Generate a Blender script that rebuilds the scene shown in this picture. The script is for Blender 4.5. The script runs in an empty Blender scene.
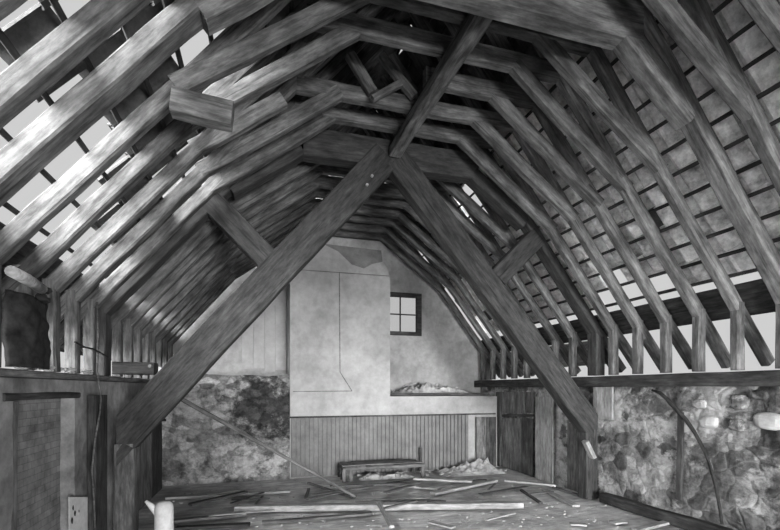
import bpy, math, random
from mathutils import Vector, Matrix, noise
random.seed(11)
S = bpy.context.scene
COL = S.collection
V = Vector

# ------------------------------------------------------------------ camera
F, TH, EYE, HOR = 440.0, math.radians(15.86), 1.6, 388.0
FWD = V((math.sin(TH), math.cos(TH), 0)); RGT = V((math.cos(TH), -math.sin(TH), 0)); UP = V((0, 0, 1))
cam = bpy.data.cameras.new('camera'); co = bpy.data.objects.new('camera', cam); COL.objects.link(co)
co.location = (0, 0, EYE); co.rotation_euler = (math.pi/2, 0, -TH)
cam.sensor_fit = 'HORIZONTAL'; cam.sensor_width = 36; cam.lens = 36*F/780; cam.shift_y = (HOR-265)/780
cam.clip_start = .05; S.camera = co

def at(px, py, X=None, Y=None, Z=None):
    """world point on the ray through a photograph pixel, cut by one coordinate plane"""
    r = FWD + RGT*((px-390)/F) + UP*((HOR-py)/F)
    if X is not None: t = X/r.x
    elif Y is not None: t = Y/r.y
    else: t = (Z-EYE)/r.z
    return V((0, 0, EYE)) + r*t

C = 1.54                    # room centre line
YE, YF = 9.05, 8.05         # gable plane, front of chimney breast
XL, XR = C-3.20, C+3.17     # wall faces

# ------------------------------------------------------------------ materials
def g(v): return (v, v, v, 1)
class M:
    def __init__(s, name):
        s.m = bpy.data.materials.new(name); s.m.use_nodes = True
        s.t = s.m.node_tree; s.b = s.t.nodes['Principled BSDF']
        s.b.inputs['Roughness'].default_value = .9; s.b.inputs['Specular IOR Level'].default_value = .15
    def n(s, ty, **k):
        o = s.t.nodes.new(ty)
        for a, v in k.items():
            if a in o.inputs: o.inputs[a].default_value = v
            else: setattr(o, a, v)
        return o
    def l(s, a, b): s.t.links.new(a, b)
    def coord(s, scale=(1, 1, 1), rnd=True):
        tc = s.n('ShaderNodeTexCoord'); out = tc.outputs['Object']
        if rnd:
            oi = s.n('ShaderNodeObjectInfo'); mu = s.n('ShaderNodeMath', operation='MULTIPLY'); mu.inputs[1].default_value = 37.
            s.l(oi.outputs['Random'], mu.inputs[0]); ad = s.n('ShaderNodeVectorMath', operation='ADD')
            s.l(out, ad.inputs[0]); s.l(mu.outputs[0], ad.inputs[1]); out = ad.outputs[0]
        mp = s.n('ShaderNodeMapping'); mp.inputs['Scale'].default_value = scale; s.l(out, mp.inputs['Vector']); return mp.outputs[0]
    def noise(s, vec, scale, detail=5, rough=.6, dist=0):
        o = s.n('ShaderNodeTexNoise', Scale=scale, Detail=detail, Roughness=rough, Distortion=dist); s.l(vec, o.inputs['Vector']); return o.outputs['Fac']
    def ramp(s, f, pts):
        o = s.n('ShaderNodeValToRGB'); e = o.color_ramp.elements
        e[0].position, e[0].color = pts[0][0], g(pts[0][1]); e[1].position, e[1].color = pts[-1][0], g(pts[-1][1])
        for p, v in pts[1:-1]:
            q = e.new(p); q.color = g(v)
        s.l(f, o.inputs[0]); return o.outputs[0]
    def mix(s, a, b, f, mode='MIX'):
        o = s.n('ShaderNodeMix', data_type='RGBA', blend_type=mode)
        for i, v in ((0, f), (6, a), (7, b)):
            if hasattr(v, 'links'): s.l(v, o.inputs[i])
            else: o.inputs[i].default_value = v if i == 0 else g(v)
        return o.outputs[2]
    def bump(s, h, strength=.4, dist=.02):
        o = s.n('ShaderNodeBump', Strength=strength, Distance=dist); s.l(h, o.inputs['Height']); s.l(o.outputs[0], s.b.inputs['Normal'])
    def col(s, c):
        if hasattr(c, 'links'): s.l(c, s.b.inputs['Base Color'])
        else: s.b.inputs['Base Color'].default_value = g(c)
        return s.m

def wood(name, lo, hi, stain=.5, var=.3):
    m = M(name)
    gr = m.noise(m.coord((1.3, 11, 11)), 2.6, 8, .68, .2)
    c = m.ramp(gr, [(.32, lo), (.5, (lo+hi)/2), (.68, hi)])
    big = m.noise(m.coord((1, 2, 2)), 2.0, 4, .6)
    c = m.mix(c, m.ramp(big, [(.35, stain), (.6, 1)]), 1.0, 'MULTIPLY')
    bl = m.noise(m.coord((2.2, 7, 7)), 2.4, 8, .7)
    c = m.mix(c, m.ramp(bl, [(.36, .62), (.64, 1.15)]), 1., 'MULTIPLY')
    cr = m.noise(m.coord((.8, 26, 26)), 1.3, 3, .5)
    c = m.mix(c, m.ramp(cr, [(.31, .35), (.37, 1)]), .7, 'MULTIPLY')
    oi = m.n('ShaderNodeObjectInfo')
    c = m.mix(c, m.ramp(oi.outputs['Random'], [(0, 1-var), (1, 1)]), 1.0, 'MULTIPLY')
    m.bump(gr, .3, .015)
    return m.col(c)

def plaster(name, lo, hi, dirt=.6, vs=1.0):
    m = M(name); v = m.coord((1, 1, vs), False)
    a = m.noise(v, 1.3, 8, .65); b = m.noise(v, 7, 6, .7)
    c = m.ramp(a, [(.3, lo), (.65, hi)])
    c = m.mix(c, m.ramp(b, [(.3, dirt), (.62, 1)]), .7, 'MULTIPLY')
    m.bump(b, .25, .03)
    return m.col(c)

def stone(name, scale, lo, hi, mortar, plast, cover, soot=None):
    m = M(name); v = m.coord((1, 1, 1.35), False)
    nz = m.n('ShaderNodeTexNoise', Scale=2.6, Detail=4.); m.l(v, nz.inputs['Vector'])
    ad = m.n('ShaderNodeVectorMath', operation='MULTIPLY_ADD'); ad.inputs[1].default_value = (.28,)*3
    m.l(nz.outputs['Color'], ad.inputs[0]); m.l(v, ad.inputs[2]); w = ad.outputs[0]
    v1 = m.n('ShaderNodeTexVoronoi', Scale=scale); m.l(w, v1.inputs['Vector'])
    v2 = m.n('ShaderNodeTexVoronoi', Scale=scale, feature='DISTANCE_TO_EDGE'); m.l(w, v2.inputs['Vector'])
    bw = m.n('ShaderNodeSeparateColor'); m.l(v1.outputs['Color'], bw.inputs[0])
    c = m.ramp(bw.outputs[0], [(0, lo), (.75, (lo+hi)/2), (.93, hi)])
    f = m.noise(v, 11, 8, .75); c = m.mix(c, m.ramp(f, [(.34, .4), (.62, 1.15)]), 1., 'MULTIPLY')
    edge = m.ramp(v2.outputs['Distance'], [(.03, 1), (.10, 0)])
    c = m.mix(c, m.mix(c, mortar, .35), edge)
    p = m.noise(v, 1.5, 8, .68)
    pm = m.ramp(p, [(cover, 0), (cover+.06, 1)])
    pc = m.ramp(m.noise(v, 9, 6, .7), [(.3, plast*.5), (.6, plast)])
    c = m.mix(c, pc, pm)
    d = m.noise(m.coord((1.3, 1.3, .8), False), 2.2, 7, .7)
    c = m.mix(c, m.ramp(d, [(.36, .22), (.5, 1)]), .9, 'MULTIPLY')
    if soot:
        cx, cz, rx, rz = soot
        tc = m.n('ShaderNodeTexCoord'); mp = m.n('ShaderNodeMapping')
        mp.inputs['Location'].default_value = (-cx/rx, 0, -cz/rz); mp.inputs['Scale'].default_value = (1/rx, 0, 1/rz)
        m.l(tc.outputs['Object'], mp.inputs['Vector'])
        ln = m.n('ShaderNodeVectorMath', operation='LENGTH'); m.l(mp.outputs[0], ln.inputs[0])
        s2 = m.n('ShaderNodeMath', operation='MULTIPLY_ADD'); s2.inputs[1].default_value = 1.1
        l6 = m.n('ShaderNodeMath', operation='MULTIPLY'); l6.inputs[1].default_value = .55; m.l(ln.outputs['Value'], l6.inputs[0])
        m.l(m.noise(v, 3.2, 6, .7), s2.inputs[0]); m.l(l6.outputs[0], s2.inputs[2])
        c = m.mix(c, m.ramp(s2.outputs[0], [(.0, .14), (.84, .18), (1.0, 1)]), 1., 'MULTIPLY')
    hs = m.n('ShaderNodeMath', operation='MINIMUM'); hs.inputs[1].default_value = .14; m.l(v2.outputs['Distance'], hs.inputs[0])
    h2 = m.n('ShaderNodeMath', operation='MULTIPLY_ADD'); h2.inputs[1].default_value = .12; m.l(f, h2.inputs[0]); m.l(hs.outputs[0], h2.inputs[2])
    m.bump(h2.outputs[0], .4, .14)
    return m.col(c)

def plain(name, lo, hi, sc=8):
    m = M(name); f = m.noise(m.coord((1, 1, 1)), sc, 6, .7); m.bump(f, .3, .02)
    return m.col(m.ramp(f, [(.3, lo), (.65, hi)]))

W_RAFT = wood('old rafter wood', .075, .26, .45, .25)
W_MAIN = wood('main truss wood', .035, .085, .65, .15)
W_LATH = wood('lath wood', .035, .11)
W_PALE = wood('pale board wood', .28, .52, .75)
W_MID = wood('weathered board wood', .08, .25)
W_DARK = wood('dark timber', .03, .11)
W_PANEL = plain('beadboard paint', .09, .15, 5)
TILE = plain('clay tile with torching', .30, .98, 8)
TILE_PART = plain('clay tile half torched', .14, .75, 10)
TILE_SHADE = plain('shade-darkened clay tile', .05, .12, 9)  # dark tone paints the shade on the upper and left-hand tiles
PL_BREAST = plaster('chimney plaster', .21, .33, .68)
PL_GABLE = plaster('gable plaster', .20, .38, .6)
PL_DARK = plaster('stripped gable masonry', .08, .2)
ST_RIGHT = stone('rubble wall with limewash', 4.6, .07, .32, .18, .38, .49)
ST_END = stone('end rubble wall', 5.2, .10, .36, .14, .36, .52, soot=(.02, 1.25, .8, .85))
PL_LEFT = plaster('dirty wall plaster', .11, .36, .35)
WHITE = plain('whitewash', .45, .62, 12)
PALE_STONE = plain('limewashed stone', .27, .45, 7)
BLACK = plain('dark sacking', .004, .03, 9)
IRON = plain('rusty iron', .01, .035, 20)
RUB = plain('plaster rubble', .16, .44, 6)
W_WALLB = plain('pale wall boards', .25, .36, 3)

def brick_mat():
    m = M('doorway brickwork'); tc = m.n('ShaderNodeTexCoord'); mp = m.n('ShaderNodeMapping')
    mp.inputs['Rotation'].default_value = (math.pi/2, 0, math.pi/2); m.l(tc.outputs['Object'], mp.inputs['Vector'])
    b = m.n('ShaderNodeTexBrick', Scale=4.4); m.l(mp.outputs[0], b.inputs['Vector'])
    sx = m.n('ShaderNodeSeparateXYZ'); cb = m.n('ShaderNodeCombineXYZ'); m.l(tc.outputs['Object'], sx.inputs[0])
    m.l(sx.outputs['Y'], cb.inputs['X']); m.l(sx.outputs['Z'], cb.inputs['Y']); m.l(cb.outputs[0], b.inputs['Vector'])
    b.inputs['Color1'].default_value = g(.17); b.inputs['Color2'].default_value = g(.24); b.inputs['Mortar'].default_value = g(.13)
    b.inputs['Mortar Size'].default_value = .012
    f = m.noise(m.coord((1, 1, 1), False), 5, 6, .7)
    m.bump(b.outputs['Fac'], -.3, .01)
    return m.col(m.mix(b.outputs['Color'], m.ramp(f, [(.3, .5), (.6, 1.1)]), 1., 'MULTIPLY'))
BRICK = brick_mat()

def floor_mat():
    m = M('dusty floor boards'); v = m.coord((1, 1, 1), False)
    a = m.noise(v, 1.4, 8, .7); b = m.noise(m.coord((1.2, 5, 1), False), 2.5, 8, .72)
    c = m.ramp(b, [(.28, .24), (.5, .5), (.7, .72)])
    c = m.mix(c, m.ramp(a, [(.32, .45), (.58, 1)]), 1., 'MULTIPLY')
    m.bump(b, .5, .04); return m.col(c)
FLOORM = floor_mat()

# ------------------------------------------------------------------ mesh helpers
def mesh_obj(name, verts, faces, mat, parent=None, M4=None, smooth=False):
    me = bpy.data.meshes.new(name); me.from_pydata([tuple(v) for v in verts], [], faces); me.update()
    mats = mat if isinstance(mat, (list, tuple)) else [mat]
    for x in mats: me.materials.append(x)
    if smooth:
        for p in me.polygons: p.use_smooth = True
    o = bpy.data.objects.new(name, me); COL.objects.link(o)
    if M4 is not None: o.matrix_world = M4
    if parent is not None:
        o.parent = parent
        o.matrix_basis = Matrix.Translation(-parent.location) @ (M4 if M4 is not None else Matrix.Identity(4))
    return o
def tag(o, label, cat, group=None, kind=None):
    o['label'] = label; o['category'] = cat
    if group: o['group'] = group
    if kind: o['kind'] = kind
    return o
def thing(name, loc, label, cat, group=None):
    o = bpy.data.objects.new(name, None); COL.objects.link(o); o.location = loc; o.empty_display_size = .1
    return tag(o, label, cat, group)
def struct(o, label=None):
    o['kind'] = 'structure'
    if label: o['label'] = label
    return o

class MB:
    def __init__(s): s.v, s.f, s.mi = [], [], []
    def add(s, vs, fs, mi=0):
        b = len(s.v); s.v += [V(v) for v in vs]; s.f += [tuple(b+i for i in f) for f in fs]; s.mi += [mi]*len(fs); return s
    def box(s, lo, hi, mi=0):
        x0, y0, z0 = lo; x1, y1, z1 = hi
        return s.add([(x0,y0,z0),(x1,y0,z0),(x1,y1,z0),(x0,y1,z0),(x0,y0,z1),(x1,y0,z1),(x1,y1,z1),(x0,y1,z1)],
                     [(0,3,2,1),(4,5,6,7),(0,1,5,4),(1,2,6,5),(2,3,7,6),(3,0,4,7)], mi)
    def prism(s, poly, y0, y1, mi=0):
        """poly of (x, z) extruded along Y"""
        n = len(poly)
        a = [(x, y0, z) for x, z in poly] + [(x, y1, z) for x, z in poly]
        return s.add(a, [tuple(range(n)), tuple(range(2*n-1, n-1, -1))] + [(i, n+i, n+(i+1) % n, (i+1) % n) for i in range(n)], mi)
    def tube(s, pts, r, n=8, mi=0):
        pts = [V(p) for p in pts]; vs = []; rs = r if isinstance(r, (list, tuple)) else [r]*len(pts)
        for i, p in enumerate(pts):
            d = (pts[min(i+1, len(pts)-1)]-pts[max(i-1, 0)]).normalized()
            a = d.cross(V((0, 0, 1)) if abs(d.z) < .9 else V((1, 0, 0))).normalized(); b = d.cross(a)
            vs += [p + (a*math.cos(2*math.pi*k/n) + b*math.sin(2*math.pi*k/n))*rs[i] for k in range(n)]
        fs = [(i*n+k, i*n+(k+1) % n, (i+1)*n+(k+1) % n, (i+1)*n+k) for i in range(len(pts)-1) for k in range(n)]
        fs += [tuple(range(n-1, -1, -1)), tuple((len(pts)-1)*n+k for k in range(n))]
        return s.add(vs, fs, mi)
    def chunk(s, c, r, sq=(1, 1, .7), mi=0):
        t = (1+5**.5)/2
        iv = [(-1,t,0),(1,t,0),(-1,-t,0),(1,-t,0),(0,-1,t),(0,1,t),(0,-1,-t),(0,1,-t),(t,0,-1),(t,0,1),(-t,0,-1),(-t,0,1)]
        fs = [(0,11,5),(0,5,1),(0,1,7),(0,7,10),(0,10,11),(1,5,9),(5,11,4),(11,10,2),(10,7,6),(7,1,8),(3,9,4),(3,4,2),(3,2,6),(3,6,8),(3,8,9),(4,9,5),(2,4,11),(6,2,10),(8,6,7),(9,8,1)]
        vs = []
        for v in iv:
            q = V(v).normalized()*r*random.uniform(.7, 1.15); vs.append(V(c)+V((q.x*sq[0], q.y*sq[1], q.z*sq[2])))
        return s.add(vs, fs, mi)
    def blob(s, c, sc, mi=0):
        vs, fs = [], []; n, m = 16, 9
        for j in range(m+1):
            for i in range(n):
                a, b = 2*math.pi*i/n, math.pi*j/m; p = V((math.sin(b)*math.cos(a), math.sin(b)*math.sin(a), math.cos(b)))
                p = V([abs(q)**.7*(1 if q > 0 else -1) for q in p]); p *= 1+.18*noise.noise(p*1.3+V(c)*3)
                vs.append(V(c)+V((p.x*sc[0], p.y*sc[1], p.z*sc[2])))
        for j in range(m):
            for i in range(n): fs.append((j*n+i, (j+1)*n+i, (j+1)*n+(i+1) % n, j*n+(i+1) % n))
        return s.add(vs, fs, mi)
    def build(s, name, mat, parent=None, smooth=False):
        o = mesh_obj(name, s.v, s.f, mat, parent, None, smooth)
        if any(s.mi):
            for p, i in zip(o.data.polygons, s.mi): p.material_index = i
        return o

def beam(name, p0, p1, w, h, mat, parent=None, up=(0, 0, 1), jit=.006, cham=.012, bow=.0, taper=1.0):
    """timber with chamfered, slightly uneven section; w across, h along 'up'"""
    p0, p1 = V(p0), V(p1); d = p1-p0; L = d.length; x = d/L
    z = (V(up)-x*V(up).dot(x)).normalized(); y = z.cross(x)
    mat4 = Matrix(((x.x, y.x, z.x, 0), (x.y, y.y, z.y, 0), (x.z, y.z, z.z, 0), (0, 0, 0, 1)))
    mat4.translation = (p0+p1)/2
    n = max(2, int(L/.32)+1); vs, fs = [], []; c = min(cham, w/4, h/4)
    sec = [(-w/2+c, -h/2), (w/2-c, -h/2), (w/2, -h/2+c), (w/2, h/2-c), (w/2-c, h/2), (-w/2+c, h/2), (-w/2, h/2-c), (-w/2, -h/2+c)]
    ph = random.uniform(0, 6)
    for i in range(n+1):
        t = i/n; b = bow*math.sin(math.pi*t); k = 1+(taper-1)*t
        jy, jz = random.uniform(-jit, jit)*.6, random.uniform(-jit, jit)*.6
        for (a, e) in sec:
            vs.append((-L/2+L*t, a*k+jy+random.uniform(-jit, jit)*.5, e*k+jz+b+random.uniform(-jit, jit)*.5))
    m = 8
    for i in range(n):
        for k in range(m): fs.append((i*m+k, i*m+(k+1) % m, (i+1)*m+(k+1) % m, (i+1)*m+k))
    fs += [tuple(range(m-1, -1, -1)), tuple(n*m+k for k in range(m))]
    return mesh_obj(name, vs, fs, mat, parent, mat4)

def rough_sheet(mb, O, U, W, nrm, thick, res=.07, amp=.025, mi=0, freq=2.5, top_ragged=0):
    """rubble face: an uneven grid in front of a plain body, both closed into one shell. U, W = edge vectors"""
    O, U, W, nrm = V(O), V(U), V(W), V(nrm).normalized()
    nu, nv = max(2, int(U.length/res)), max(2, int(W.length/res)); vs, fs = [], []
    for j in range(nv+1):
        for i in range(nu+1):
            p = O+U*(i/nu)+W*(j/nv)
            e = amp*(noise.noise(p*freq)+.6*noise.noise(p*freq*2.7)+.3*noise.noise(p*freq*6))
            if top_ragged and j > nv*.7: p = p + V((0, 0, 1))*top_ragged*noise.noise(V((p.x*2.3+3, p.y*2.3, 0)))*((j/nv-.7)/.3)
            vs.append(p+nrm*e)
    n0 = len(vs)
    for j in range(nv):
        for i in range(nu): a = j*(nu+1)+i; fs.append((a, a+1, a+nu+2, a+nu+1))
    per = [i for i in range(nu+1)] + [j*(nu+1)+nu for j in range(1, nv+1)] + [nv*(nu+1)+i for i in range(nu-1, -1, -1)] + [j*(nu+1) for j in range(nv-1, 0, -1)]
    for p in per: vs.append(vs[p]-nrm*thick)
    m = len(per)
    for k in range(m): fs.append((per[k], n0+k, n0+(k+1) % m, per[(k+1) % m]))
    fs.append(tuple(n0+k for k in range(m)))
    mb.add(vs, fs, mi)

# ------------------------------------------------------------------ roof frames
PH = math.atan(1.28); CP, SP = math.cos(PH), math.sin(PH)
KXS = {-1: 3.17, 1: 3.08}; SLS = {-1: 1.28/(3.17-2.08), 1: 1.28}     # the left slope spreads a little wider
KX, KZ = 3.08, EYE+.79       # underside of rafter over the ashlar post
JX, JZ = 2.08, EYE+2.07      # sling brace meets rafter
GX, GZ = .75, EYE+3.06       # sling brace meets collar
PLATE_TOP, WALL_TOP_R, WALL_TOP_L = 1.78, 1.62, 1.70
SLOPE_J = (GZ-JZ)/(JX-GX); PJ = math.atan(SLOPE_J)
RX = (KX*1.28-KXS[-1]*SLS[-1])/(1.28+SLS[-1]); RZ = KZ+(KX-RX)*1.28       # ridge
ORD = ['first', 'second', 'third', 'fourth', 'fifth', 'sixth', 'seventh', 'eighth', 'ninth', 'tenth', 'eleventh', 'twelfth', 'thirteenth', 'fourteenth', 'fifteenth', 'sixteenth', 'seventeenth', 'eighteenth', 'nineteenth', 'twentieth']
FR0, STEP = 3.0, .42

def half_frame(t, s, y, w, h, hs, gz, gx, wash, mat, k=0):
    """one side of a frame; s = -1 left, +1 right; y = middle of the timber"""
    KX, SL = KXS[s], SLS[s]; ph = math.atan(SL)
    P = lambda x, z: V((C+s*x, y, z))
    nx, nz = math.sin(ph), math.cos(ph)           # outward normal of the slope
    foot = 3.52; fz = KZ-(foot-KX)*SL
    a = P(foot, fz)+V((s*nx*h/2, 0, nz*h/2)); b = P(s*RX+.02, KZ+(KX-s*RX-.02)*SL)+V((s*nx*h/2, 0, nz*h/2))
    up = V((s*nx, 0, nz))
    beam('rafter', a, b, w, h, mat, t, up, bow=random.uniform(-.006, .006))
    # sling brace under the rafter, up to the collar
    ux, uz = math.sin(PJ), math.cos(PJ)
    e = .03 if hs < .165 else -.2
    a = P(JX+e, JZ-e*SLOPE_J)+V((s*ux*hs/2, 0, uz*hs/2)); b = P(gx-.01, gz+.012)+V((s*ux*hs/2, 0, uz*hs/2))
    if k == 3 and s < 0: b = a+(b-a)*.56      # snapped off
    beam('sling_brace', a, b, w*.98, hs, mat, t, V((s*ux, 0, uz)), bow=random.uniform(-.008, .004))
    base = PLATE_TOP+.003 if s > 0 else (1.95 if k >= 12 else WALL_TOP_L+.032)
    beam('ashlar_post', P(KX+wash/2, base), P(KX+wash/2, KZ+(.09 if wash < .12 else .045)), w, wash, mat, t, V((s, 0, 0)))

def frame(k):
    y0 = FR0+STEP*k
    if k == 0: lab = 'heavy near roof truss with broad flat collar crossing the top of view'; nm = 'principal_truss'
    elif k < 0: lab = 'weathered rafter truss overhead, %s on the viewer side of the heavy near truss' % ORD[-k-1]; nm = 'rafter_truss'
    elif k < 6: lab = 'weathered rafter truss, %s beyond the heavy near truss, above the open eaves' % ORD[k-1]; nm = 'rafter_truss'
    else: lab = 'dark rafter truss, %s beyond the big crossed-brace truss toward the gable' % ORD[k-6]; nm = 'rafter_truss'
    t = thing(nm, (C, y0, PLATE_TOP), lab, 'roof truss', None if k == 0 else 'common rafter trusses')
    if k == 0:
        w, h, hs, wash, hc = .16, .122, .17, .13, .34; gz = EYE+2.78; gx = 1.2
    else:
        w = random.uniform(.088, .104); h, hs, wash, hc = .118, random.uniform(.125, .15), .10, random.uniform(.15, .18); gz = GZ+random.uniform(-.015, .015); gx = GX
    y = y0-w/2          # the measured lower edge is the far one
    for s in (-1, 1): half_frame(t, s, y, w, h, hs, gz, gx, wash, W_RAFT, k)
    LL, L = [min(1.45, KXS[q]-(gz+hc-KZ)/SLS[q]+.12) for q in (-1, 1)]
    beam('collar_beam', (C+.02 if k == 3 else C-LL, y, gz+hc/2), (C+L, y, gz+hc/2), w*1.02, hc, W_RAFT, t, bow=random.uniform(-.01, .015))
    return t

frames = {}
for k in range(-6, 15):
    if k == 6: continue
    if k == 12: pass
    frames[k] = frame(k) if k > -7 else None

# ------------------------------------------------------------------ the big braced truss
YT0 = 5.29
def main_truss():
    t = thing('braced_truss', (C, YT0, 0), 'massive dark truss with two crossed diagonal braces meeting at the collar', 'roof truss')
    y = YT0+.12
    for s in (-1, 1):
        half_frame(t, s, y, .2, .122, .17, EYE+2.79, 1.09, .15, W_MAIN, 6)
        P = lambda x, z: V((C+s*x, y-.015, z))
        # diagonal brace: inner edge from under the collar middle to the foot
        a, b = P(-.06, EYE+2.80), P(3.36, EYE-1.19); d = (b-a).normalized(); n = V((s*-d.z*s, 0, d.x)) if False else None
        up = V((s*.74, 0, .67)); hb = .36 if s < 0 else .33
        o = beam('diagonal_brace', a+up*hb*.5, b+up*hb*.5 - V((0, 0, .02)), .2, hb, W_MAIN, t, up, jit=.008, bow=.01)
        mw = Matrix.Translation(t.location) @ o.matrix_basis; ax = mw.to_3x3() @ V((1, 0, 0))
        for v in o.data.vertices:                 # foot cut plumb against the wall
            q = mw @ v.co; ex = s*(q.x-C)-(3.085 if s > 0 else 3.06)
            if ex > 0: v.co.x -= ex/(s*ax.x)
        beam('stub_tie', P(2.13, EYE+2.12), P(1.50, EYE+1.50), .17, .27, W_MAIN, t, V((s*.7, 0, -.7)))
        # post below the foot, pad of timber at the wall head
        beam('post', P(2.99, .002), P(2.99, EYE-.6), .2, .2, W_DARK if s > 0 else W_MID, t, V((s, 0, 0)))
        if s < 0: beam('sole_piece', P(2.70, 1.815), P(3.10, 1.815), .2, .13, W_MAIN, t)
    beam('collar_beam', (C-1.1, y+.01, EYE+2.79+.17), (C+1.2, y+.01, EYE+2.79+.17), .2, .34, W_MAIN, t)
    # pale patch of fresh wood at the broken right foot
    f = at(588, 449, Y=YT0-.02)
    beam('foot_wedge', f+V((-.07, -.03, .12)), f+V((.06, -.03, -.12)), .06, .11, W_PALE, t, V((0, -1, 0)))
    for (px, py) in ((367, 185), (150, 366), (372, 176)):
        q = at(px, py, Y=YT0-.01); MB().tube([q+V((0, .03, 0)), q+V((0, -.015, 0))], .018, 8).build('peg', W_PALE, t)
    return t
main_truss()

# ------------------------------------------------------------------ laths, eaves boards, tiles
def slope(s, d, off, y):
    """point on a roof slope: d along the slope from the kink, off outward from the rafter underside"""
    ph = math.atan(SLS[s]); return V((C+s*(KXS[s]-d*math.cos(ph)+off*math.sin(ph)), y, KZ+d*math.sin(ph)+off*math.cos(ph)))
GAUGE = .236; D0 = .32; NROW = 20; GA = {-1: .30, 1: .236}; Y0R, Y1R = -2.6, YE-.02
for s, side in ((-1, 'left-hand'), (1, 'right-hand')):
    for r in range(NROW):
        d = D0+r*GA[s]
        if d*math.cos(math.atan(SLS[s])) > KXS[s]-s*RX+.06: continue
        o = beam('roof_lath', slope(s, d, .152, Y0R), slope(s, d, .152, 7.2 if s > 0 and r < 6 else Y1R), .034, .024, W_LATH, None, (s*SP, 0, CP), jit=.004, cham=.004)
        tag(o, 'long dark roof lath on the %s slope, %s up from the eaves' % (side, ORD[r]), 'roof lath', 'roof laths under the tiles')
    o = beam('eaves_board', slope(s, .02, .162, Y0R), slope(s, .02, .162, Y1R), .38, .02, W_LATH, None, (s*SP, 0, CP), jit=.003, cham=.003)
    tag(o, 'dark eaves board along the foot of the %s roof slope' % side, 'board')

o = beam('eaves_board', slope(-1, -.41, .162, Y0R), slope(-1, -.41, .162, Y1R), .46, .02, W_LATH, None, (-SP, 0, CP), jit=.003, cham=.003)
tag(o, 'broad dark board closing the left-hand eaves below the first eaves board', 'board')

o = beam('eaves_board', slope(1, -.42, .162, 5.6), slope(1, -.42, .162, Y1R), .46, .02, W_PALE, None, (SP, 0, CP), jit=.003, cham=.003)
tag(o, 'pale board closing the right-hand eaves behind the far ashlar posts', 'board')

def missing(s, r, y):
    z = KZ-EYE+.12+(D0+(r+.5)*GA[s])*math.sin(math.atan(SLS[s]))
    h = noise.noise(V((y*3.1+s*7, r*1.7, 2.3)))
    if s < 0:
        if 2.16 < y < 2.58 and 1.38 < z < 1.78: return True
        if 2.58 < y < 3.0 and (z < 1.52 or 1.75 < z < 2.2): return True
        if 2.95 < y < 3.5 and z < 1.87: return True
        if 3.5 <= y < 3.9 and z < 1.86: return True
        if 3.9 <= y < 4.45 and z < 1.66: return True
        if 4.45 <= y < 4.9 and z < 1.4: return True
        if 3.40 < y < 3.66 and 2.3 < z < 2.7: return True
        if 3.95 < y < 4.25 and 2.0 < z < 2.4: return True
        if 4.45 < y < 4.95 and 1.95 < z < 2.4: return True
        if 8.2 < y and 3.95 < z < 4.35: return True
    else:
        if 3.86 < y < 4.3 and r < 1: return True
        if 4.3 < y < 5.12 and r < 1: return True
        if 4.62 < y < 4.9 and r == 1: return True
        if 7.25 < y < 8.05 and 0 <= r < 6 : return True
        if 8.3 < y < 8.6 and r in (0, 1): return True
        if 8.1 < y < 8.95 and 3.45 < z < 4.15: return True
        if 6.3 < y < 6.8 and 2.6 < z < 3.2: return True
        if 5.95 < y < 6.35 and r in (4, 5): return h > 0
    return False

def roof(s, nm, label):
    mb = MB(); TW = .205; ncol = int((Y1R-Y0R)/TW); n = 8; prof = []
    for i in range(n+1):
        u = i/n; prof.append((u*1.14, .044*math.sin(2*math.pi*(u*.98+.05))))
    for r in range(NROW):
        for c in range(ncol):
            yc = Y0R+(c+.5)*TW
            if missing(s, r, yc): continue
            d0 = D0+r*GA[s]-.035+random.uniform(-.006, .006); d1 = d0+GA[s]+.05; y0 = Y0R+c*TW+random.uniform(-.006, .006); dy = random.uniform(-.012, .012)
            if d1*math.cos(math.atan(SLS[s])) > KXS[s]-s*RX+.08: continue
            lift = random.uniform(0, .008); vs = []; th = .014
            for k in range(3):
                q = k/2; d = d0+(d1-d0)*q; o0 = .224+lift+.024*(1-q)
                for top in (0, 1):
                    for (u, z) in prof: vs.append(slope(s, d, o0+z+top*th, y0+u*TW+dy*q))
            m = n+1; fs = []
            for k in range(2):
                for i in range(n):
                    a = k*2*m+i; fs.append((a, a+1, a+2*m+1, a+2*m)); a += m; fs.append((a, a+2*m, a+2*m+1, a+1))
                a = k*2*m; fs += [(a, a+2*m, a+3*m, a+m), (a+n, a+n+m, a+n+3*m, a+n+2*m)]
            for i in range(n):
                fs += [(i, i+m, i+m+1, i+1), (4*m+i, 4*m+i+1, 5*m+i+1, 5*m+i)]
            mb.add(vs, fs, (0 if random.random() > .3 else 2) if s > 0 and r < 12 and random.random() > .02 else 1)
    # ridge tiles
    if s > 0:
        zr = RZ+.27
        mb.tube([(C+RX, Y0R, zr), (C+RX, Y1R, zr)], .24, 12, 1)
    return struct(mb.build(nm, [TILE, TILE_SHADE, TILE_PART]), label)
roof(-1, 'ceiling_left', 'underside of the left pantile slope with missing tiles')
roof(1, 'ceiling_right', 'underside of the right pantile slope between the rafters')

# ------------------------------------------------------------------ room shell
fl = MB(); vs, fs = [], []
nx, ny = 90, 160; X0, X1, YA, YB = XL-.5, XR+.5, -2.6, YE+.1
def fz(x, y): return .012*noise.noise(V((x*1.2, y*1.2, 0)))+.006*noise.noise(V((x*5, y*5, 1)))-.026
for j in range(ny+1):
    for i in range(nx+1):
        x, y = X0+(X1-X0)*i/nx, YA+(YB-YA)*j/ny; vs.append((x, y, fz(x, y)))
for j in range(ny):
    for i in range(nx): a = j*(nx+1)+i; fs.append((a, a+1, a+nx+2, a+nx+1))
fl.add(vs, fs); fl.box((X0, YA, -.25), (X1, YB, -.06))
struct(fl.build('floor', FLOORM, smooth=True), 'dusty littered board floor')

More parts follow.
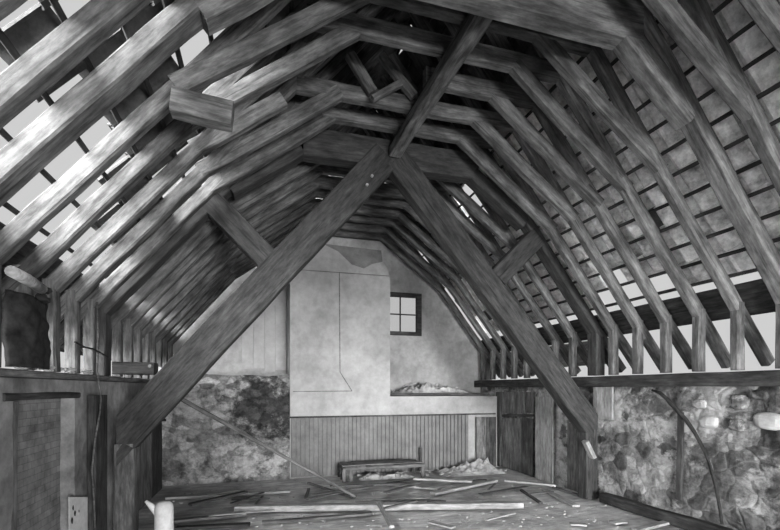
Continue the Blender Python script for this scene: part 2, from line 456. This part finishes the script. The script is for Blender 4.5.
# right wall
w = MB(); rough_sheet(w, (XR, YE, -.05), (0, -(YE+2.6), 0), (0, 0, WALL_TOP_R+.05), (-1, 0, 0), .5, .075, .022)
for (px, py, rw, rh) in ((709, 422, .13, .085), (770, 421, .17, .1), (740, 402, .11, .1), (737, 425, .1, .08), (700, 404, .1, .07), (760, 395, .1, .06)):
    q = at(px, py, X=XR); w.blob(q+V((.02, 0, 0)), (.07, rw*.85, rh*.85), 1 if (px in (709, 770)) else 0)
struct(w.build('wall_right', [ST_RIGHT, PALE_STONE]), 'rubble stone wall with flaking limewash')
# left wall with a bricked up doorway
yD0, yD1, zD = 3.6, 4.62, 1.515
w = MB()
for (ya, yb, za, zb) in ((-2.6, yD0, -.05, WALL_TOP_L-.03), (yD1, YF+.0, -.05, WALL_TOP_L-.03), (yD0, yD1, zD, WALL_TOP_L-.03)):
    rough_sheet(w, (XL, ya, za), (0, yb-ya, 0), (0, 0, zb-za), (1, 0, 0), .5, .08, .014)
struct(w.build('wall_left', PL_LEFT), 'plastered wall with a bricked-up low doorway')
w = MB(); rough_sheet(w, (XL-.11, yD0-.05, -.05), (0, yD1-yD0+.1, 0), (0, 0, zD+.06), (1, 0, 0), .2, .06, .006)
struct(w.build('door_1', BRICK), 'brick infill of the low doorway')
lt = beam('door_lintel', (XL-.05, yD0-.12, zD+.025), (XL-.05, yD1+.1, zD+.02), .13, .055, W_DARK); tag(lt, 'thin dark timber lintel over the bricked doorway', 'lintel')
jb = beam('door_jamb', (XL-.055, yD0+.06, 0), (XL-.05, yD0+.05, zD-.01), .1, .1, W_DARK); tag(jb, 'jamb timber darkened for the upright shadow inside the bricked doorway', 'jamb')  # dark wood paints the upright shadow beside the brick infill

# gable
WX0, WX1, WZ0, WZ1 = 2.36, 3.28, EYE+1.13, EYE+2.05
w = MB(); zr = KZ+KX*1.28+.2; hw = 3.5; ze = KZ-.25
def gx(z): return max(.05, min(hw, (zr-z)/1.28))
cuts = sorted(set([0, 1.0, 1.42, ze, WZ0, WZ1, zr-.6, zr-.05] + [3.2, 4.2, 5.0]))
for za, zb in zip(cuts[:-1], cuts[1:]):
    la, lb, ra, rb = C-gx(za), C-gx(zb), C+gx(za), C+gx(zb)
    if za >= WZ0-1e-6 and zb <= WZ1+1e-6:
        w.prism([(la, za), (WX0, za), (WX0, zb), (lb, zb)], YE, YE+.35); w.prism([(WX1, za), (ra, za), (rb, zb), (WX1, zb)], YE, YE+.35)
    else: w.prism([(la, za), (ra, za), (rb, zb), (lb, zb)], YE, YE+.35)
struct(w.build('wall_end', PL_GABLE), 'plastered gable wall around the small window')
wf = MB(); a = .085
wf.box((WX0, YE-.03, WZ0), (WX1, YE+.08, WZ0+a)); wf.box((WX0, YE-.03, WZ1-a), (WX1, YE+.08, WZ1)); wf.box((WX0, YE-.03, WZ0+a), (WX0+a, YE+.08, WZ1-a)); wf.box((WX1-a-.02, YE-.03, WZ0+a), (WX1, YE+.08, WZ1-a))
wo = struct(wf.build('window_1', W_DARK), 'small four-pane window with dark frame in the gable')
gb = MB(); cx, cz = (WX0+WX1)/2-.01, (WZ0+WZ1)/2
gb.box((cx-.013, YE+.02, WZ0+a), (cx+.013, YE+.05, WZ1-a)); gb.box((WX0+a, YE+.021, cz-.013), (WX1-a, YE+.049, cz+.013)); gb.build('glazing_bars', W_DARK, wo)
gm = M('old window glass'); tr = gm.n('ShaderNodeBsdfTransparent'); tr.inputs[0].default_value = g(.93); gl = gm.n('ShaderNodeBsdfGlossy'); gl.inputs['Roughness'].default_value = .08
mx = gm.n('ShaderNodeMixShader'); mx.inputs[0].default_value = .05; gm.l(tr.outputs[0], mx.inputs[1]); gm.l(gl.outputs[0], mx.inputs[2]); gm.l(mx.outputs[0], gm.t.nodes['Material Output'].inputs['Surface'])
gp = MB(); gp.box((WX0+a, YE+.033, WZ0+a), (WX1-a, YE+.037, WZ1-a)); gp.build('window_pane', gm.m, wo)

# unseen near gable behind the viewer; its wide opening is added to shape the light
w = MB(); yn = -2.95
D0X, D1X, DZ = C-1.2, C+2.5, 2.5
def lim(z): return max(.05, min(3.5, (zr-z)/1.28))
w.prism([(C-3.5, -.05), (D0X, -.05), (D0X, DZ), (C-lim(DZ), DZ), (C-3.5, ze)], yn, yn+.3); w.prism([(D1X, -.05), (C+3.5, -.05), (C+3.5, ze), (C+lim(DZ), DZ), (D1X, DZ)], yn, yn+.3)
w.prism([(C-lim(DZ), DZ), (C+lim(DZ), DZ), (C+.05, zr), (C-.05, zr)], yn, yn+.3)
struct(w.build('wall_near', PL_GABLE), 'unseen near gable wall with a wide opening added to shape the light')

# chimney breast and the boxed-out lower wall on either side
BX0, BX1 = .43, 2.29
w = MB()
zt = EYE+2.10
rough_sheet(w, (BX0, YF, 1.08), (BX1-BX0, 0, 0), (0, 0, zt-1.08), (0, -1, 0), YE-YF+.1, .12, .006)
struct(w.build('wall_chimney', PL_BREAST), 'broad plastered chimney breast on the gable')
w = MB(); pts = [(BX0+.02, zt), (BX1-.02, zt), (BX1-.03, zt+.18), (BX1-.12, zt+.3), (1.95, zt+.24), (1.78, zt+.14), (1.55, zt+.2), (1.3, zt+.42), (1.05, zt+.52), (.85, zt+.5), (.72, zt+.38), (.6, zt+.26), (BX0+.05, zt+.2)]
w.prism(pts, YF+.02, YF+.5)
ptd = [(BX0+.1, zt+.05), (BX1-.1, zt+.05), (BX1-.16, zt+.52), (BX0+.3, zt+.56)]
w.prism(ptd, YF+.06, YF+.6, 1)
struct(w.build('trim_1', [PL_BREAST, PL_DARK]), 'ragged plaster on the upper chimney breast')
w = MB()   # plaster band + box below the window
rough_sheet(w, (BX1, YF+.01, 1.08), (XR-.45-BX1, 0, 0), (0, 0, .36), (0, -1, 0), YE-YF+.1, .1, .008)
w.box((BX0, YF+.035, -.05), (XR, YE+.1, 1.08)); w.box((XR-.45, YF+.035, 1.08), (XR, YE, 1.43))
struct(w.build('wall_low', PL_BREAST), 'boxed-out lower wall below the window')
# vertical seam + lines on the breast (fine battens over plaster joints)
def line(name, pts, r, mat, label, cat): return tag(MB().tube(pts, r, 6).build(name, mat), label, cat)
q = [at(px, py, Y=YF-.012) for px, py in ((339.5, 272), (340, 372), (352, 391))]
line('cover_strip', q, .007, W_MID, 'thin cover strip down the chimney breast plaster, kinked at the foot', 'strip')
q = [at(293, 391.5, Y=YF-.012), at(352, 391, Y=YF-.012)]
line('picture_rail', q, .007, W_MID, 'thin level moulding across the chimney breast foot', 'moulding')
q = [at(290, 269, Y=YF-.012), at(389, 276, Y=YF-.012)]
line('plaster_bead', q, .006, W_MID, 'thin dark line under the ragged top of the breast', 'moulding')
# ledge
o = beam('ledge_board', (BX1+.005, YF+.10, 1.475), (XR-.35, YF+.10, 1.475), .25, .05, W_DARK); tag(o, 'dark ledge board beneath the gable window', 'ledge')
# left stone part
w = MB(); rough_sheet(w, (XL, YF, -.05), (BX0-XL-.005, 0, 0), (0, 0, 1.89), (0, -1, 0), YE-YF+.05, .06, .025, top_ragged=.05)
struct(w.build('wall_stone', ST_END), 'rubble stone lower end wall with soot stain')
# boards above the stone wall, beside the breast
pn = thing('board_panel', (0, YE-.1, 1.85), 'pale upright boards beside the chimney breast above the stone wall', 'wall boards')
x0 = at(242, 300, Y=YE-.06).x; x1 = BX0-.02
n = 4
for i in range(n):
    xa = x0+(x1-x0)*i/n; beam('board', (xa+(x1-x0)/n/2, YE-.05, 1.95+random.uniform(-.03, .05)), (xa+(x1-x0)/n/2, YE-.05, KZ+(KX-C+xa)*1.28-.16), .03, (x1-x0)/n-.004, W_WALLB, pn, (1, 0, 0), jit=.002, cham=.002)

# beadboard wainscot
wn = thing('beadboard_panel', (C, YF, 0), 'grey beadboard wainscot under the chimney breast', 'wall panelling')
mb = MB(); xa, xb = BX0+.02, 3.92; nb = 44
for i in range(nb):
    a0, a1 = xa+(xb-xa)*i/nb, xa+(xb-xa)*(i+1)/nb; mb.box((a0+.010, YF-.014, .0), (a1-.010, YF+.02, 1.06))
mb.box((xa, YF+.016, 0), (xb, YF+.03, 1.06)); mb.build('panel', W_PANEL, wn)
mb = MB(); mb.box((BX0-.01, YF-.035, 1.062), (XR-.2, YF+.008, 1.09)); mb.build('cap_rail', W_DARK, wn)

# ------------------------------------------------------------------ lights and world
wd = bpy.data.worlds.new('sky'); S.world = wd; wd.use_nodes = True; nt = wd.node_tree
bg = nt.nodes['Background']; bg.inputs['Color'].default_value = g(1); bg.inputs['Strength'].default_value = .62
def sun(name, direction, strength, angle):
    L = bpy.data.lights.new(name, 'SUN'); L.energy = strength; L.angle = math.radians(angle)
    o = bpy.data.objects.new(name, L); COL.objects.link(o); o.rotation_euler = V(direction).to_track_quat('-Z', 'Y').to_euler(); return o
sun('sun_haze', (.72, .60, -.32), 37., 80)
sun('gable_fill', (.0, .99, -.03), 4.8, 15)  # added second sun, level fill from behind through the near opening
L = bpy.data.lights.new('doorway_fill', 'AREA'); L.shape = 'RECTANGLE'; L.size = 3.6; L.size_y = 2.3; L.energy = 1900  # added area lamp outside the near opening, fills foreground and undersides
o = bpy.data.objects.new('doorway_fill', L); COL.objects.link(o); o.location = (C+.65, -6.5, 1.2); o.rotation_euler = V((0, 1, .2)).to_track_quat('-Z', 'Y').to_euler()
S.view_settings.view_transform = 'Standard'; S.view_settings.look = 'None'; S.view_settings.gamma = 1; S.view_settings.exposure = 0


# ------------------------------------------------------------------ wall plates and fixings
o = beam('wall_plate', (C+3.10, -2.5, 1.692), (C+3.10, YE-.02, 1.692), .2, .15, W_DARK, jit=.004); tag(o, 'long dark sill timber on top of the rubble wall under the ashlar posts', 'wall plate')
o = beam('wall_plate', (XL-.03, -2.5, 1.70), (XL-.03, 7.9, 1.70), .26, .05, W_MID, jit=.003); tag(o, 'flat weathered sill timber on top of the plastered wall under the ashlar posts', 'wall plate')
crown = beam('crown_timber', (1.66, 3.06, EYE+2.97), (1.56, 5.26, EYE+2.945), .15, .13, W_RAFT); tag(crown, 'single lengthwise timber slung under the collars, ending at the heavy near truss', 'timber')
q = at(203, 110, Y=3.23)
o = beam('timber_block', q+V((-.19, 0, .02)), q+V((.19, 0, -.02)), .13, .16, W_RAFT); tag(o, 'short sawn timber block fixed on the rafters high above the open eaves', 'timber block')
for (a, b, wd_, lab) in (((350, 55), (373, 93), .11, 'broken dark strut hanging above the collars, leftmost of the three'), ((381, 56), (414, 97), .09, 'paler broken strut slanting down above the collars to the lengthwise timber'), ((372, 99), (401, 83), .06, 'short broken lath propped between the two broken struts')):
    yy = 4.52 if wd_ > .08 else 4.42
    tag(beam('broken_strut', at(*a, Y=yy), at(*b, Y=yy), .08, wd_, W_RAFT), lab, 'broken timber')

# ------------------------------------------------------------------ right wall: boards, arch, kerb timber
def wallboard(name, px0, px1, pyt, pyb, mat, label, cat='board', off=.06, group=None, X=None, Y=None, th=.03, floor=False):
    k = dict(X=X) if X is not None else dict(Y=Y)
    a, b = at(px0, pyb, **k), at(px1, pyb, **k); ztop = at((px0+px1)/2, pyt, **k).z; zb = .004 if floor else at((px0+px1)/2, pyb, **k).z
    m = (a+b)/2; up = (0, 1, 0) if X is not None else (1, 0, 0)
    return tag(beam(name, (m.x, m.y, zb), (m.x, m.y, ztop), th, (b-a).length-.006, mat, None, up, jit=.003, cham=.003), label, cat, group)
XW = XR-.06
for i, (a, b, mt) in enumerate(((476, 486, W_MID), (486, 496, W_DARK))):
    wallboard('wall_board', a, b, 417, 465, mt, ['weathered upright board next to the end of the beadboard', 'dark stained upright board in the end corner'][i], Y=YF-.03, floor=True)
for i, (a, b, mt) in enumerate(((502, 512, W_MID), (512, 522, W_MID), (522, 533, W_DARK))):
    wallboard('wall_board', a, b, 418, 466, mt, ['streaked upright board, first from the end corner below the rail', 'streaked upright board, second from the end corner below the rail', 'dark stained upright board left of the pale board'][i], X=XW, floor=True)
for i, (a, b) in enumerate(((502, 514), (515, 525), (526, 534))):
    wallboard('wall_board', a, b, 392, 413, W_MID, 'short upright board above the rail, %s from the end corner' % ORD[i], X=XW)
a, b = at(502, 415.5, X=XW), at(534, 415.5, X=XW); tag(beam('wall_rail', a, b, .03, .05, W_DARK), 'dark level rail between two rows of wall boards', 'rail')
wallboard('pale_board', 536, 553, 397, 476, W_PALE, 'tall pale upright board standing against the long wall', X=XW-.03, floor=True)
wallboard('wall_board', 568, 587, 424, 489, W_MID, 'broad grey upright board beside the brace foot', X=XW, floor=True)
wallboard('wall_board', 594, 613, 384, 419, W_PALE, 'short pale board under the sill, right of the brace foot', X=XW)
c = wallboard('corner_post', 497, 501, 392, 466, W_DARK, 'thin dark upright in the corner by the wall boards', 'post', X=XR-.10, th=.06, floor=True)
pts = [(652, 390), (660, 393), (667, 399), (676, 409), (686, 420), (695, 433), (703, 448), (710, 466), (716, 487), (720, 510), (722, 545)]
P3 = [at(x, y, X=XR-.09) for x, y in pts]; P3[-1].z = max(P3[-1].z, .17); P3 = [p for p in P3[:-1] if p.z > .2]+[P3[-1]]; rr = [.012, .022, .024, .026, .024, .02, .018, .017, .016, .015, .014]
tag(MB().tube(P3, rr, 8).build('arch_band', IRON, smooth=True), 'dark curved band like half an arch on the rubble wall', 'arch band')
o = beam('upright_batten', at(681, 412, X=XR-.035), at(679, 500, X=XR-.035), .03, .075, W_DARK, None, (0, 1, 0)); tag(o, 'dark upright batten inside the curved band on the rubble wall', 'batten')
a, b = at(606, 497, Z=.07), at(735, 536, Z=.07); a.x -= .05; b.x -= .05
tag(beam('kerb_timber', a, b, .13, .13, W_DARK), 'dark heavy timber lying along the foot of the rubble wall', 'timber')

# ------------------------------------------------------------------ left wall furniture
XI = XL+.07
wallboard('wall_upright', 92, 103, 395, 600, W_DARK, 'dark upright timber on the left wall before the truss post', 'upright', X=XI, floor=True, th=.07)
wallboard('wall_board', 130, 141, 424, 500, W_MID, 'weathered upright board behind the truss post on the left wall', X=XI, floor=True)
wallboard('wall_board', 141, 150, 424, 500, W_MID, 'weathered upright board next to the narrow dark door', X=XI, floor=True)
wallboard('plank_door', 151, 161, 424, 502, W_DARK, 'narrow dark plank door in the far left corner', 'door', X=XI, floor=True)
a, b = at(130, 420, X=XI), at(164, 420, X=XI); tag(beam('door_head', a, b, .06, .05, W_DARK), 'dark head timber above the narrow door and boards', 'lintel')
pts = [(97, 302), (98, 340), (97, 372), (101, 398), (100, 412), (95, 440), (92, 470), (94, 500), (96, 545)]
tag(MB().tube([at(x, y, X=XL+.125) for x, y in pts], .009, 6).build('hanging_cable', W_MID, smooth=True), 'thin cable hanging down the left wall past the dark upright', 'cable')
pts = [(75, 342), (84, 347), (93, 349), (99, 352), (108, 357)]
tag(MB().tube([at(x, y, X=XL+.15) for x, y in pts], .008, 6).build('bent_wire', IRON), 'bent dark wire hooked across the pale ashlar posts', 'wire')
# paper on the wall
x = XL+.035; a, b = at(69, 497, X=x), at(87, 497, X=x); zb = at(78, 545, X=x).z
mb = MB(); mb.add([(x, a.y, a.z), (x+.004, b.y, b.z), (x+.006, b.y, zb), (x+.002, a.y, zb), (x-.004, a.y, a.z), (x, b.y, b.z), (x+.002, b.y, zb), (x-.002, a.y, zb)], [(0, 3, 2, 1), (4, 5, 6, 7), (0, 1, 5, 4), (1, 2, 6, 5), (2, 3, 7, 6), (3, 0, 4, 7)])
pp = tag(mb.build('paper_sheet', WHITE), 'torn white paper sheet stuck low beside the bricked doorway', 'paper')
mb = MB()
for (px, py, r) in ((73, 508, .02), (75, 513, .025), (72, 520, .03), (79, 511, .012)):
    mb.chunk(at(px, py, X=x+.006), r, (.15, .8, 1.3))
mb.build('dark_blot', IRON, pp)
# sacking over the near ashlar post
def sack():
    t = thing('sacking_bundle', at(22, 376, X=XL+.02), 'dark bundle of sacking slumped against the near ashlar posts on the wall head', 'bundle')
    A = [at(6, 290, X=XL+.1), at(39, 296, X=XL+.1)]; vs, fs = [], []; nu, nv = 26, 30; zt, zb = A[0].z, WALL_TOP_L+.032; y0, y1 = A[0].y-.02, A[1].y+.02
    for j in range(nv+1):
        for i in range(nu+1):
            u, v = i/nu, j/nv; y = y0+(y1-y0)*u; z = zb+(zt-zb)*v+.02*noise.noise(V((u*4, 0, 1)))*v
            p = V((y*6, z*5, 0)); x = max(XL+.115, XL+.13+.10*math.sin(math.pi*u)**.6*(1-.55*v)+.035*noise.noise(p)+.02*noise.noise(p*2.6))
            vs.append((x, y, z))
    n0 = len(vs); vs += [(v[0]-.03, v[1], v[2]) for v in vs]
    q = nu+1
    for j in range(nv):
        for i in range(nu): a = j*q+i; fs += [(a, a+1, a+q+1, a+q), (n0+a, n0+a+q, n0+a+q+1, n0+a+1)]
    per = list(range(nu+1)) + [j*q+nu for j in range(1, nv+1)] + [nv*q+i for i in range(nu-1, -1, -1)] + [j*q for j in range(nv-1, 0, -1)]
    for k in range(len(per)): a, b = per[k], per[(k+1) % len(per)]; fs.append((a, n0+a, n0+b, b))
    mesh_obj('sacking', vs, fs, BLACK, t, Matrix.Identity(4), True)
    kb = MB()
    for (px, py, r) in ((46, 290, .05), (41, 297, .06), (45, 300, .045)): kb.chunk(at(px, py, X=XL+.20), r*.8, (1, 1.3, .8))
    kb.build('knot', BLACK, t)
sack()
a, b = at(11, 271, X=XL+.30), at(42, 289, X=XL+.30)
tag(MB().tube([a, a+(b-a)*.5+V((0, 0, .006)), b], [.032, .034, .032], 12).build('pale_roll', W_PALE, smooth=True), 'pale rolled sheet lying slanted on the dark sacking', 'roll')
mb = MB()
for i in range(220):
    y = random.uniform(3.5, 5.1); big = random.random() < .25
    if any(FR0+STEP*k-.2 < y < FR0+STEP*k+.06 for k in range(0, 8)) or 3.2 < y < 3.86: continue
    mb.chunk((XL+random.uniform(-.08, .07), y, WALL_TOP_L+.03+random.uniform(.02, .035)), random.uniform(.014, .026)*(1.5 if big else 1), (1, 1.3, .6))
tag(mb.build('plaster_rubble', RUB), 'loose plaster rubble lying along the flat sill timber of the plastered wall', 'rubble', kind='stuff')
def mound(mb, x0, x1, y0, y1, zb, fn, n=60, m=14):
    vs, fs = [], []
    for j in range(m+1):
        for i in range(n+1):
            x, y = x0+(x1-x0)*i/n, y0+(y1-y0)*j/m
            e = min(1, 6*min(i/n, 1-i/n, j/m, 1-j/m)*1.0)
            h = max(0, fn(x, y))*e*(1+.6*noise.noise(V((x*5, y*5, 0)))+.5*noise.noise(V((x*13, y*13, 2))))
            vs.append((x, y, zb+.002+max(0, h)))
    for j in range(m):
        for i in range(n): a = j*(n+1)+i; fs.append((a, a+1, a+n+2, a+n+1))
    per = list(range(n+1)) + [j*(n+1)+n for j in range(1, m+1)] + [m*(n+1)+i for i in range(n-1, -1, -1)] + [j*(n+1) for j in range(m-1, 0, -1)]
    b0 = len(vs); vs += [(vs[p][0], vs[p][1], zb) for p in per]; L = len(per)
    for k in range(L): fs.append((per[k], b0+k, b0+(k+1) % L, per[(k+1) % L]))
    fs.append(tuple(b0+k for k in range(L-1, -1, -1)))
    mb.add(vs, fs)
mb = MB()
mound(mb, BX1+.05, XR-.55, YF+.28, YE-.08, 1.462, lambda x, y: .05+.13*math.exp(-((x-3.3)/.5)**2)+.10*math.exp(-((x-4.1)/.25)**2), 90, 20)
for i in range(50):
    x = random.uniform(BX1+.12, XR-.6); t_ = random.random()
    mb.chunk((x, random.uniform(YF+.36, YE-.14), 1.50+random.random()**2*.2*(1 if x < 4.0 else .4)), random.uniform(.015, .04), (1.2, 1, .7))
tag(mb.build('plaster_rubble', RUB), 'pale fallen plaster heaped on the ledge under the gable window', 'rubble', kind='stuff')

# ------------------------------------------------------------------ leaning pole, white pipe, bench
a, b = at(171, 393, Y=5.62), at(356, 497, Z=.035)
o = beam('leaning_pole', a+(a-b)*.04, b, .05, .055, W_MID, jit=.004, taper=.7); tag(o, 'long thin pole leaning from the diagonal brace down to the floor', 'pole')
px_ = at(164, 520, Y=4.1); mb = MB(); prof = [(0, .075), (.42, .075), (.50, .074), (.53, .066), (.55, .045), (.556, .01)]
hz = at(164, 501, Y=4.1).z
wp = thing('white_pipe', (px_.x, px_.y, 0), 'white round-topped upright pipe standing among the floor litter', 'pipe')
mb.tube([(px_.x, px_.y, max(.001, hz-.556+p)) if i else (px_.x, px_.y, .001) for i, (p, r) in enumerate(prof)], [r for p, r in prof], 20); mb.build('pipe_body', WHITE, wp, True)
MB().tube([(px_.x-.05, px_.y, hz-.10), (px_.x-.10, px_.y, hz-.03), (px_.x-.14, px_.y, hz+.01)], [.03, .024, .012], 10).build('spur', WHITE, wp, True)

bt = thing('low_bench', (2.0, 7.72, 0), 'low slatted trestle bench standing before the beadboard', 'bench')
bx0, bx1, by0, by1, bh = 1.27, 2.74, 7.40, 7.86, .25
for yy in (by0, by1): beam('rail', (bx0, yy, bh-.03), (bx1, yy, bh-.03), .05, .06, W_MID, bt)
for i, xx in enumerate((bx0+.02, bx0+.5, bx1-.45, bx1-.03)): beam('cross_bar', (xx, by0, bh-.03), (xx, by1, bh-.03), .05, .055, W_MID, bt)
for i, yy in enumerate((by0+.12, by0+.25, by1-.08)): beam('slat', (bx0+.25*(i > 0), yy, bh+.012), (bx1-.12*i, yy, bh+.012), .09, .02, W_MID, bt)
for (xx, yy) in ((bx0+.02, by0), (bx0+.02, by0+.22), (bx0+.02, by1), (bx1-.03, by0), (bx1-.03, by1), (bx0+.14, by0)): beam('leg', (xx, yy, .002), (xx, yy, bh-.04), .045, .06, W_MID, bt, (1, 0, 0))
beam('stretcher', (bx0+.02, by0, .06), (bx0+.02, by1, .06), .04, .04, W_MID, bt)
q = at(421, 466, Y=7.9); tag(beam('upright_stick', (q.x, 7.92, .002), (q.x+.01, 7.93, .46), .05, .05, W_DARK), 'dark upright stick at the window end of the low bench', 'stick')

# ------------------------------------------------------------------ litter on the floor
laid = []
def seg_hit(a, b, c, d):
    def o(p, q, r): return (q.x-p.x)*(r.y-p.y)-(q.y-p.y)*(r.x-p.x)
    if o(a, b, c)*o(a, b, d) < 0 and o(c, d, a)*o(c, d, b) < 0: return True
    def pd(p, u, v):
        w_ = V((v.x-u.x, v.y-u.y)); t_ = max(0, min(1, ((p.x-u.x)*w_.x+(p.y-u.y)*w_.y)/max(1e-9, w_.length_squared))); return math.hypot(p.x-u.x-w_.x*t_, p.y-u.y-w_.y*t_)
    return min(pd(a, c, d), pd(b, c, d), pd(c, a, b), pd(d, a, b))
def lay(name, a, b, w_, h_, mat, label, cat='plank', group=None):
    z = .003
    for (c, d, w2, top) in laid:
        r = seg_hit(a, b, c, d)
        if r is True or r < (w_+w2)/2+.02: z = max(z, top+.004)
    if group and z > .04: return
    laid.append((a.copy(), b.copy(), w_, z+h_))
    return tag(beam(name, (a.x, a.y, z+h_/2), (b.x, b.y, z+h_/2), w_, h_, mat, jit=.003, cham=.004), label, cat, group)
for (x, y, r) in ((bx0, by0, 1), ): laid.append((V((bx0, 7.62, 0)), V((bx1, 7.62, 0)), .48, .29))
PL = [
 ((236, 510), (522, 506), .13, .075, W_PALE, 'long thick pale beam lying level across the front of the floor'),
 ((166, 498), (290, 491), .08, .03, W_PALE, 'long thin pale strip along the foot of the stone wall'),
 ((172, 521), (246, 514), .10, .03, W_MID, 'grey plank lying right of the white pipe'),
 ((378, 508), (392, 534), .055, .03, W_PALE, 'pale lath pointing at the viewer from the long beam'),
 ((384, 517), (416, 509), .05, .02, W_MID, 'thin lath touching the near side of the long beam'),
 ((433, 494), (495, 481), .11, .04, W_PALE, 'pale plank slanting behind the right end of the long beam'),
 ((545, 490), (576, 506), .10, .03, W_PALE, 'pale plank slanting toward the brace foot'),
 ((521, 490), (541, 503), .05, .03, W_DARK, 'dark stick left of the slanting pale plank by the brace foot'),
 ((553, 487), (590, 498), .05, .025, W_MID, 'grey lath right of the slanting pale plank by the brace foot'),
 ((430, 521), (453, 527), .09, .02, W_PALE, 'short bright scrap of board in front of the long beam'),
 ((505, 482), (556, 487), .08, .03, W_PALE, 'pale plank on the floor under the tall pale board'),
 ((635, 530), (672, 521), .09, .03, W_PALE, 'pale plank end running up to the dark kerb timber'),
 ((308, 483), (352, 497), .05, .03, W_MID, 'stick lying beside the foot of the leaning pole'),
 ((414, 481), (472, 484), .09, .03, W_PALE, 'pale plank in front of the bench end by the dark stick'),
 ((388, 484), (440, 489), .10, .03, W_PALE, 'broad pale board on the litter in front of the bench'),
 ((330, 488), (420, 484), .07, .02, W_MID, 'long grey lath on the litter before the bench'),
 ((355, 500), (430, 497), .09, .02, W_PALE, 'pale board just behind the middle of the long beam'),
 ((190, 507), (246, 494), .09, .03, W_DARK, 'dark stained board left of the long beam end'),
 ((176, 528), (250, 524), .09, .03, W_DARK, 'dark board at the front of the floor right of the white pipe'),
 ((262, 522), (372, 513), .08, .025, W_MID, 'long grey board in front of the left half of the long beam'),
 ((570, 523), (586, 524), .10, .02, W_PALE, 'small white scrap in front of the brace foot'),
 ((612, 522), (624, 521), .12, .02, W_PALE, 'small white scrap left of the plank by the kerb timber'),
 ((500, 514), (508, 515), .08, .02, W_PALE, 'tiny white chip near the right end of the long beam'),
 ((540, 478), (568, 481), .10, .04, W_DARK, 'dark board end lying at the foot of the broad grey upright board'),
]
for (a, b, w_, h_, mt, lab) in PL: lay('floor_plank', at(*a, Z=.02), at(*b, Z=.02), w_, h_, mt, lab)
for i in range(26):
    px, py = random.uniform(250, 490), random.uniform(474, 503); a = at(px, py, Z=0)
    an = random.gauss(.15, .3); L = random.uniform(.5, 1.3); b = a+V((math.cos(an), math.sin(an), 0))*L
    if max(a.y, b.y) > 7.3 or b.x > XR-.5: continue
    n0 = len(laid); lay('litter_board', a, b, random.uniform(.06, .12), .016, random.choice((W_PALE, W_PALE, W_MID)), 'loose flat board lying among the litter behind the long beam', 'board', 'loose boards behind the long beam')
for i in range(46):
    px, py = random.uniform(190, 585), random.choice((random.uniform(472, 502), random.uniform(480, 526)))
    a = at(px, py, Z=0)
    if a.y > 7.3 or a.x > XR-.5 or a.x < XL+.5: continue
    an = random.gauss(.1, .55); L = random.uniform(.25, .9); b = a+V((math.cos(an), math.sin(an), 0))*L
    if b.y > 7.35 or b.x > XR-.4: continue
    lay('scrap_lath', a, b, random.uniform(.025, .05), .012, random.choice((W_MID, W_PALE, W_MID, W_DARK)), 'thin scrap of lath lying loose in the floor litter', 'lath', 'scrap laths in the floor litter')
mb = MB()
def clash(p, r):
    if abs(abs(p.x-C)-2.99) < .2+r and abs(p.y-5.4) < .25: return True
    if bx0-.1 < p.x < bx0+.25+r and by0-.1 < p.y < by1+.1: return True
    if abs(p.x-bx1+.03) < .1 and by0-.1 < p.y < by1+.1: return True
    if abs(p.x-q.x) < .1 and abs(p.y-7.92) < .12: return True
    if abs(p.x-px_.x) < .16 and abs(p.y-px_.y) < .16: return True
    if seg_hit(p, p+V((.001, 0, 0)), V((at(356, 497, Z=.035).x-.5, at(356, 497, Z=.035).y, 0)), at(356, 497, Z=.035)) < .12: return True
    for (c, d, w2, top) in laid[1:]:
        e = seg_hit(p, p+V((.001, 0, 0)), c, d)
        if e is True or e < w2/2+r: return True
    return False
for i in range(600):
    px, py = random.uniform(140, 620), random.uniform(462, 530); a = at(px, py, Z=0)
    if a.y > YF-.1 or a.x > XR-.2 or a.x < XL+.3 or clash(a, .04): continue
    mb.chunk((a.x, a.y, .0), random.uniform(.006, .02), (1.3, 1, .5))
mound(mb, 3.1, XR-.3, 7.35, YF-.12, -.01, lambda x, y: .04+.2*math.exp(-((x-4.2)/.6)**2-((y-7.95)/.35)**2), 60, 24)
mound(mb, bx0+.3, bx1-.12, by0+.06, by1-.06, -.01, lambda x, y: .06+.10*noise.noise(V((x*3, y*4, 7))), 50, 14)
for i in range(160):
    a = V((random.gauss(4.0, .45), random.gauss(7.75, .16), 0)) if i % 2 else V((random.uniform(1.5, 3.0), random.uniform(7.45, 7.9), 0))
    if a.x > XR-.25 or a.y > YF-.13 or clash(a, .05): continue
    mb.chunk((a.x, a.y, random.uniform(0, .06)*(1 if i % 2 else .6)), random.uniform(.012, .032), (1.3, 1, .7))
tag(mb.build('floor_rubble', RUB), 'crumbled plaster and rubble strewn over the floor', 'rubble', kind='stuff')
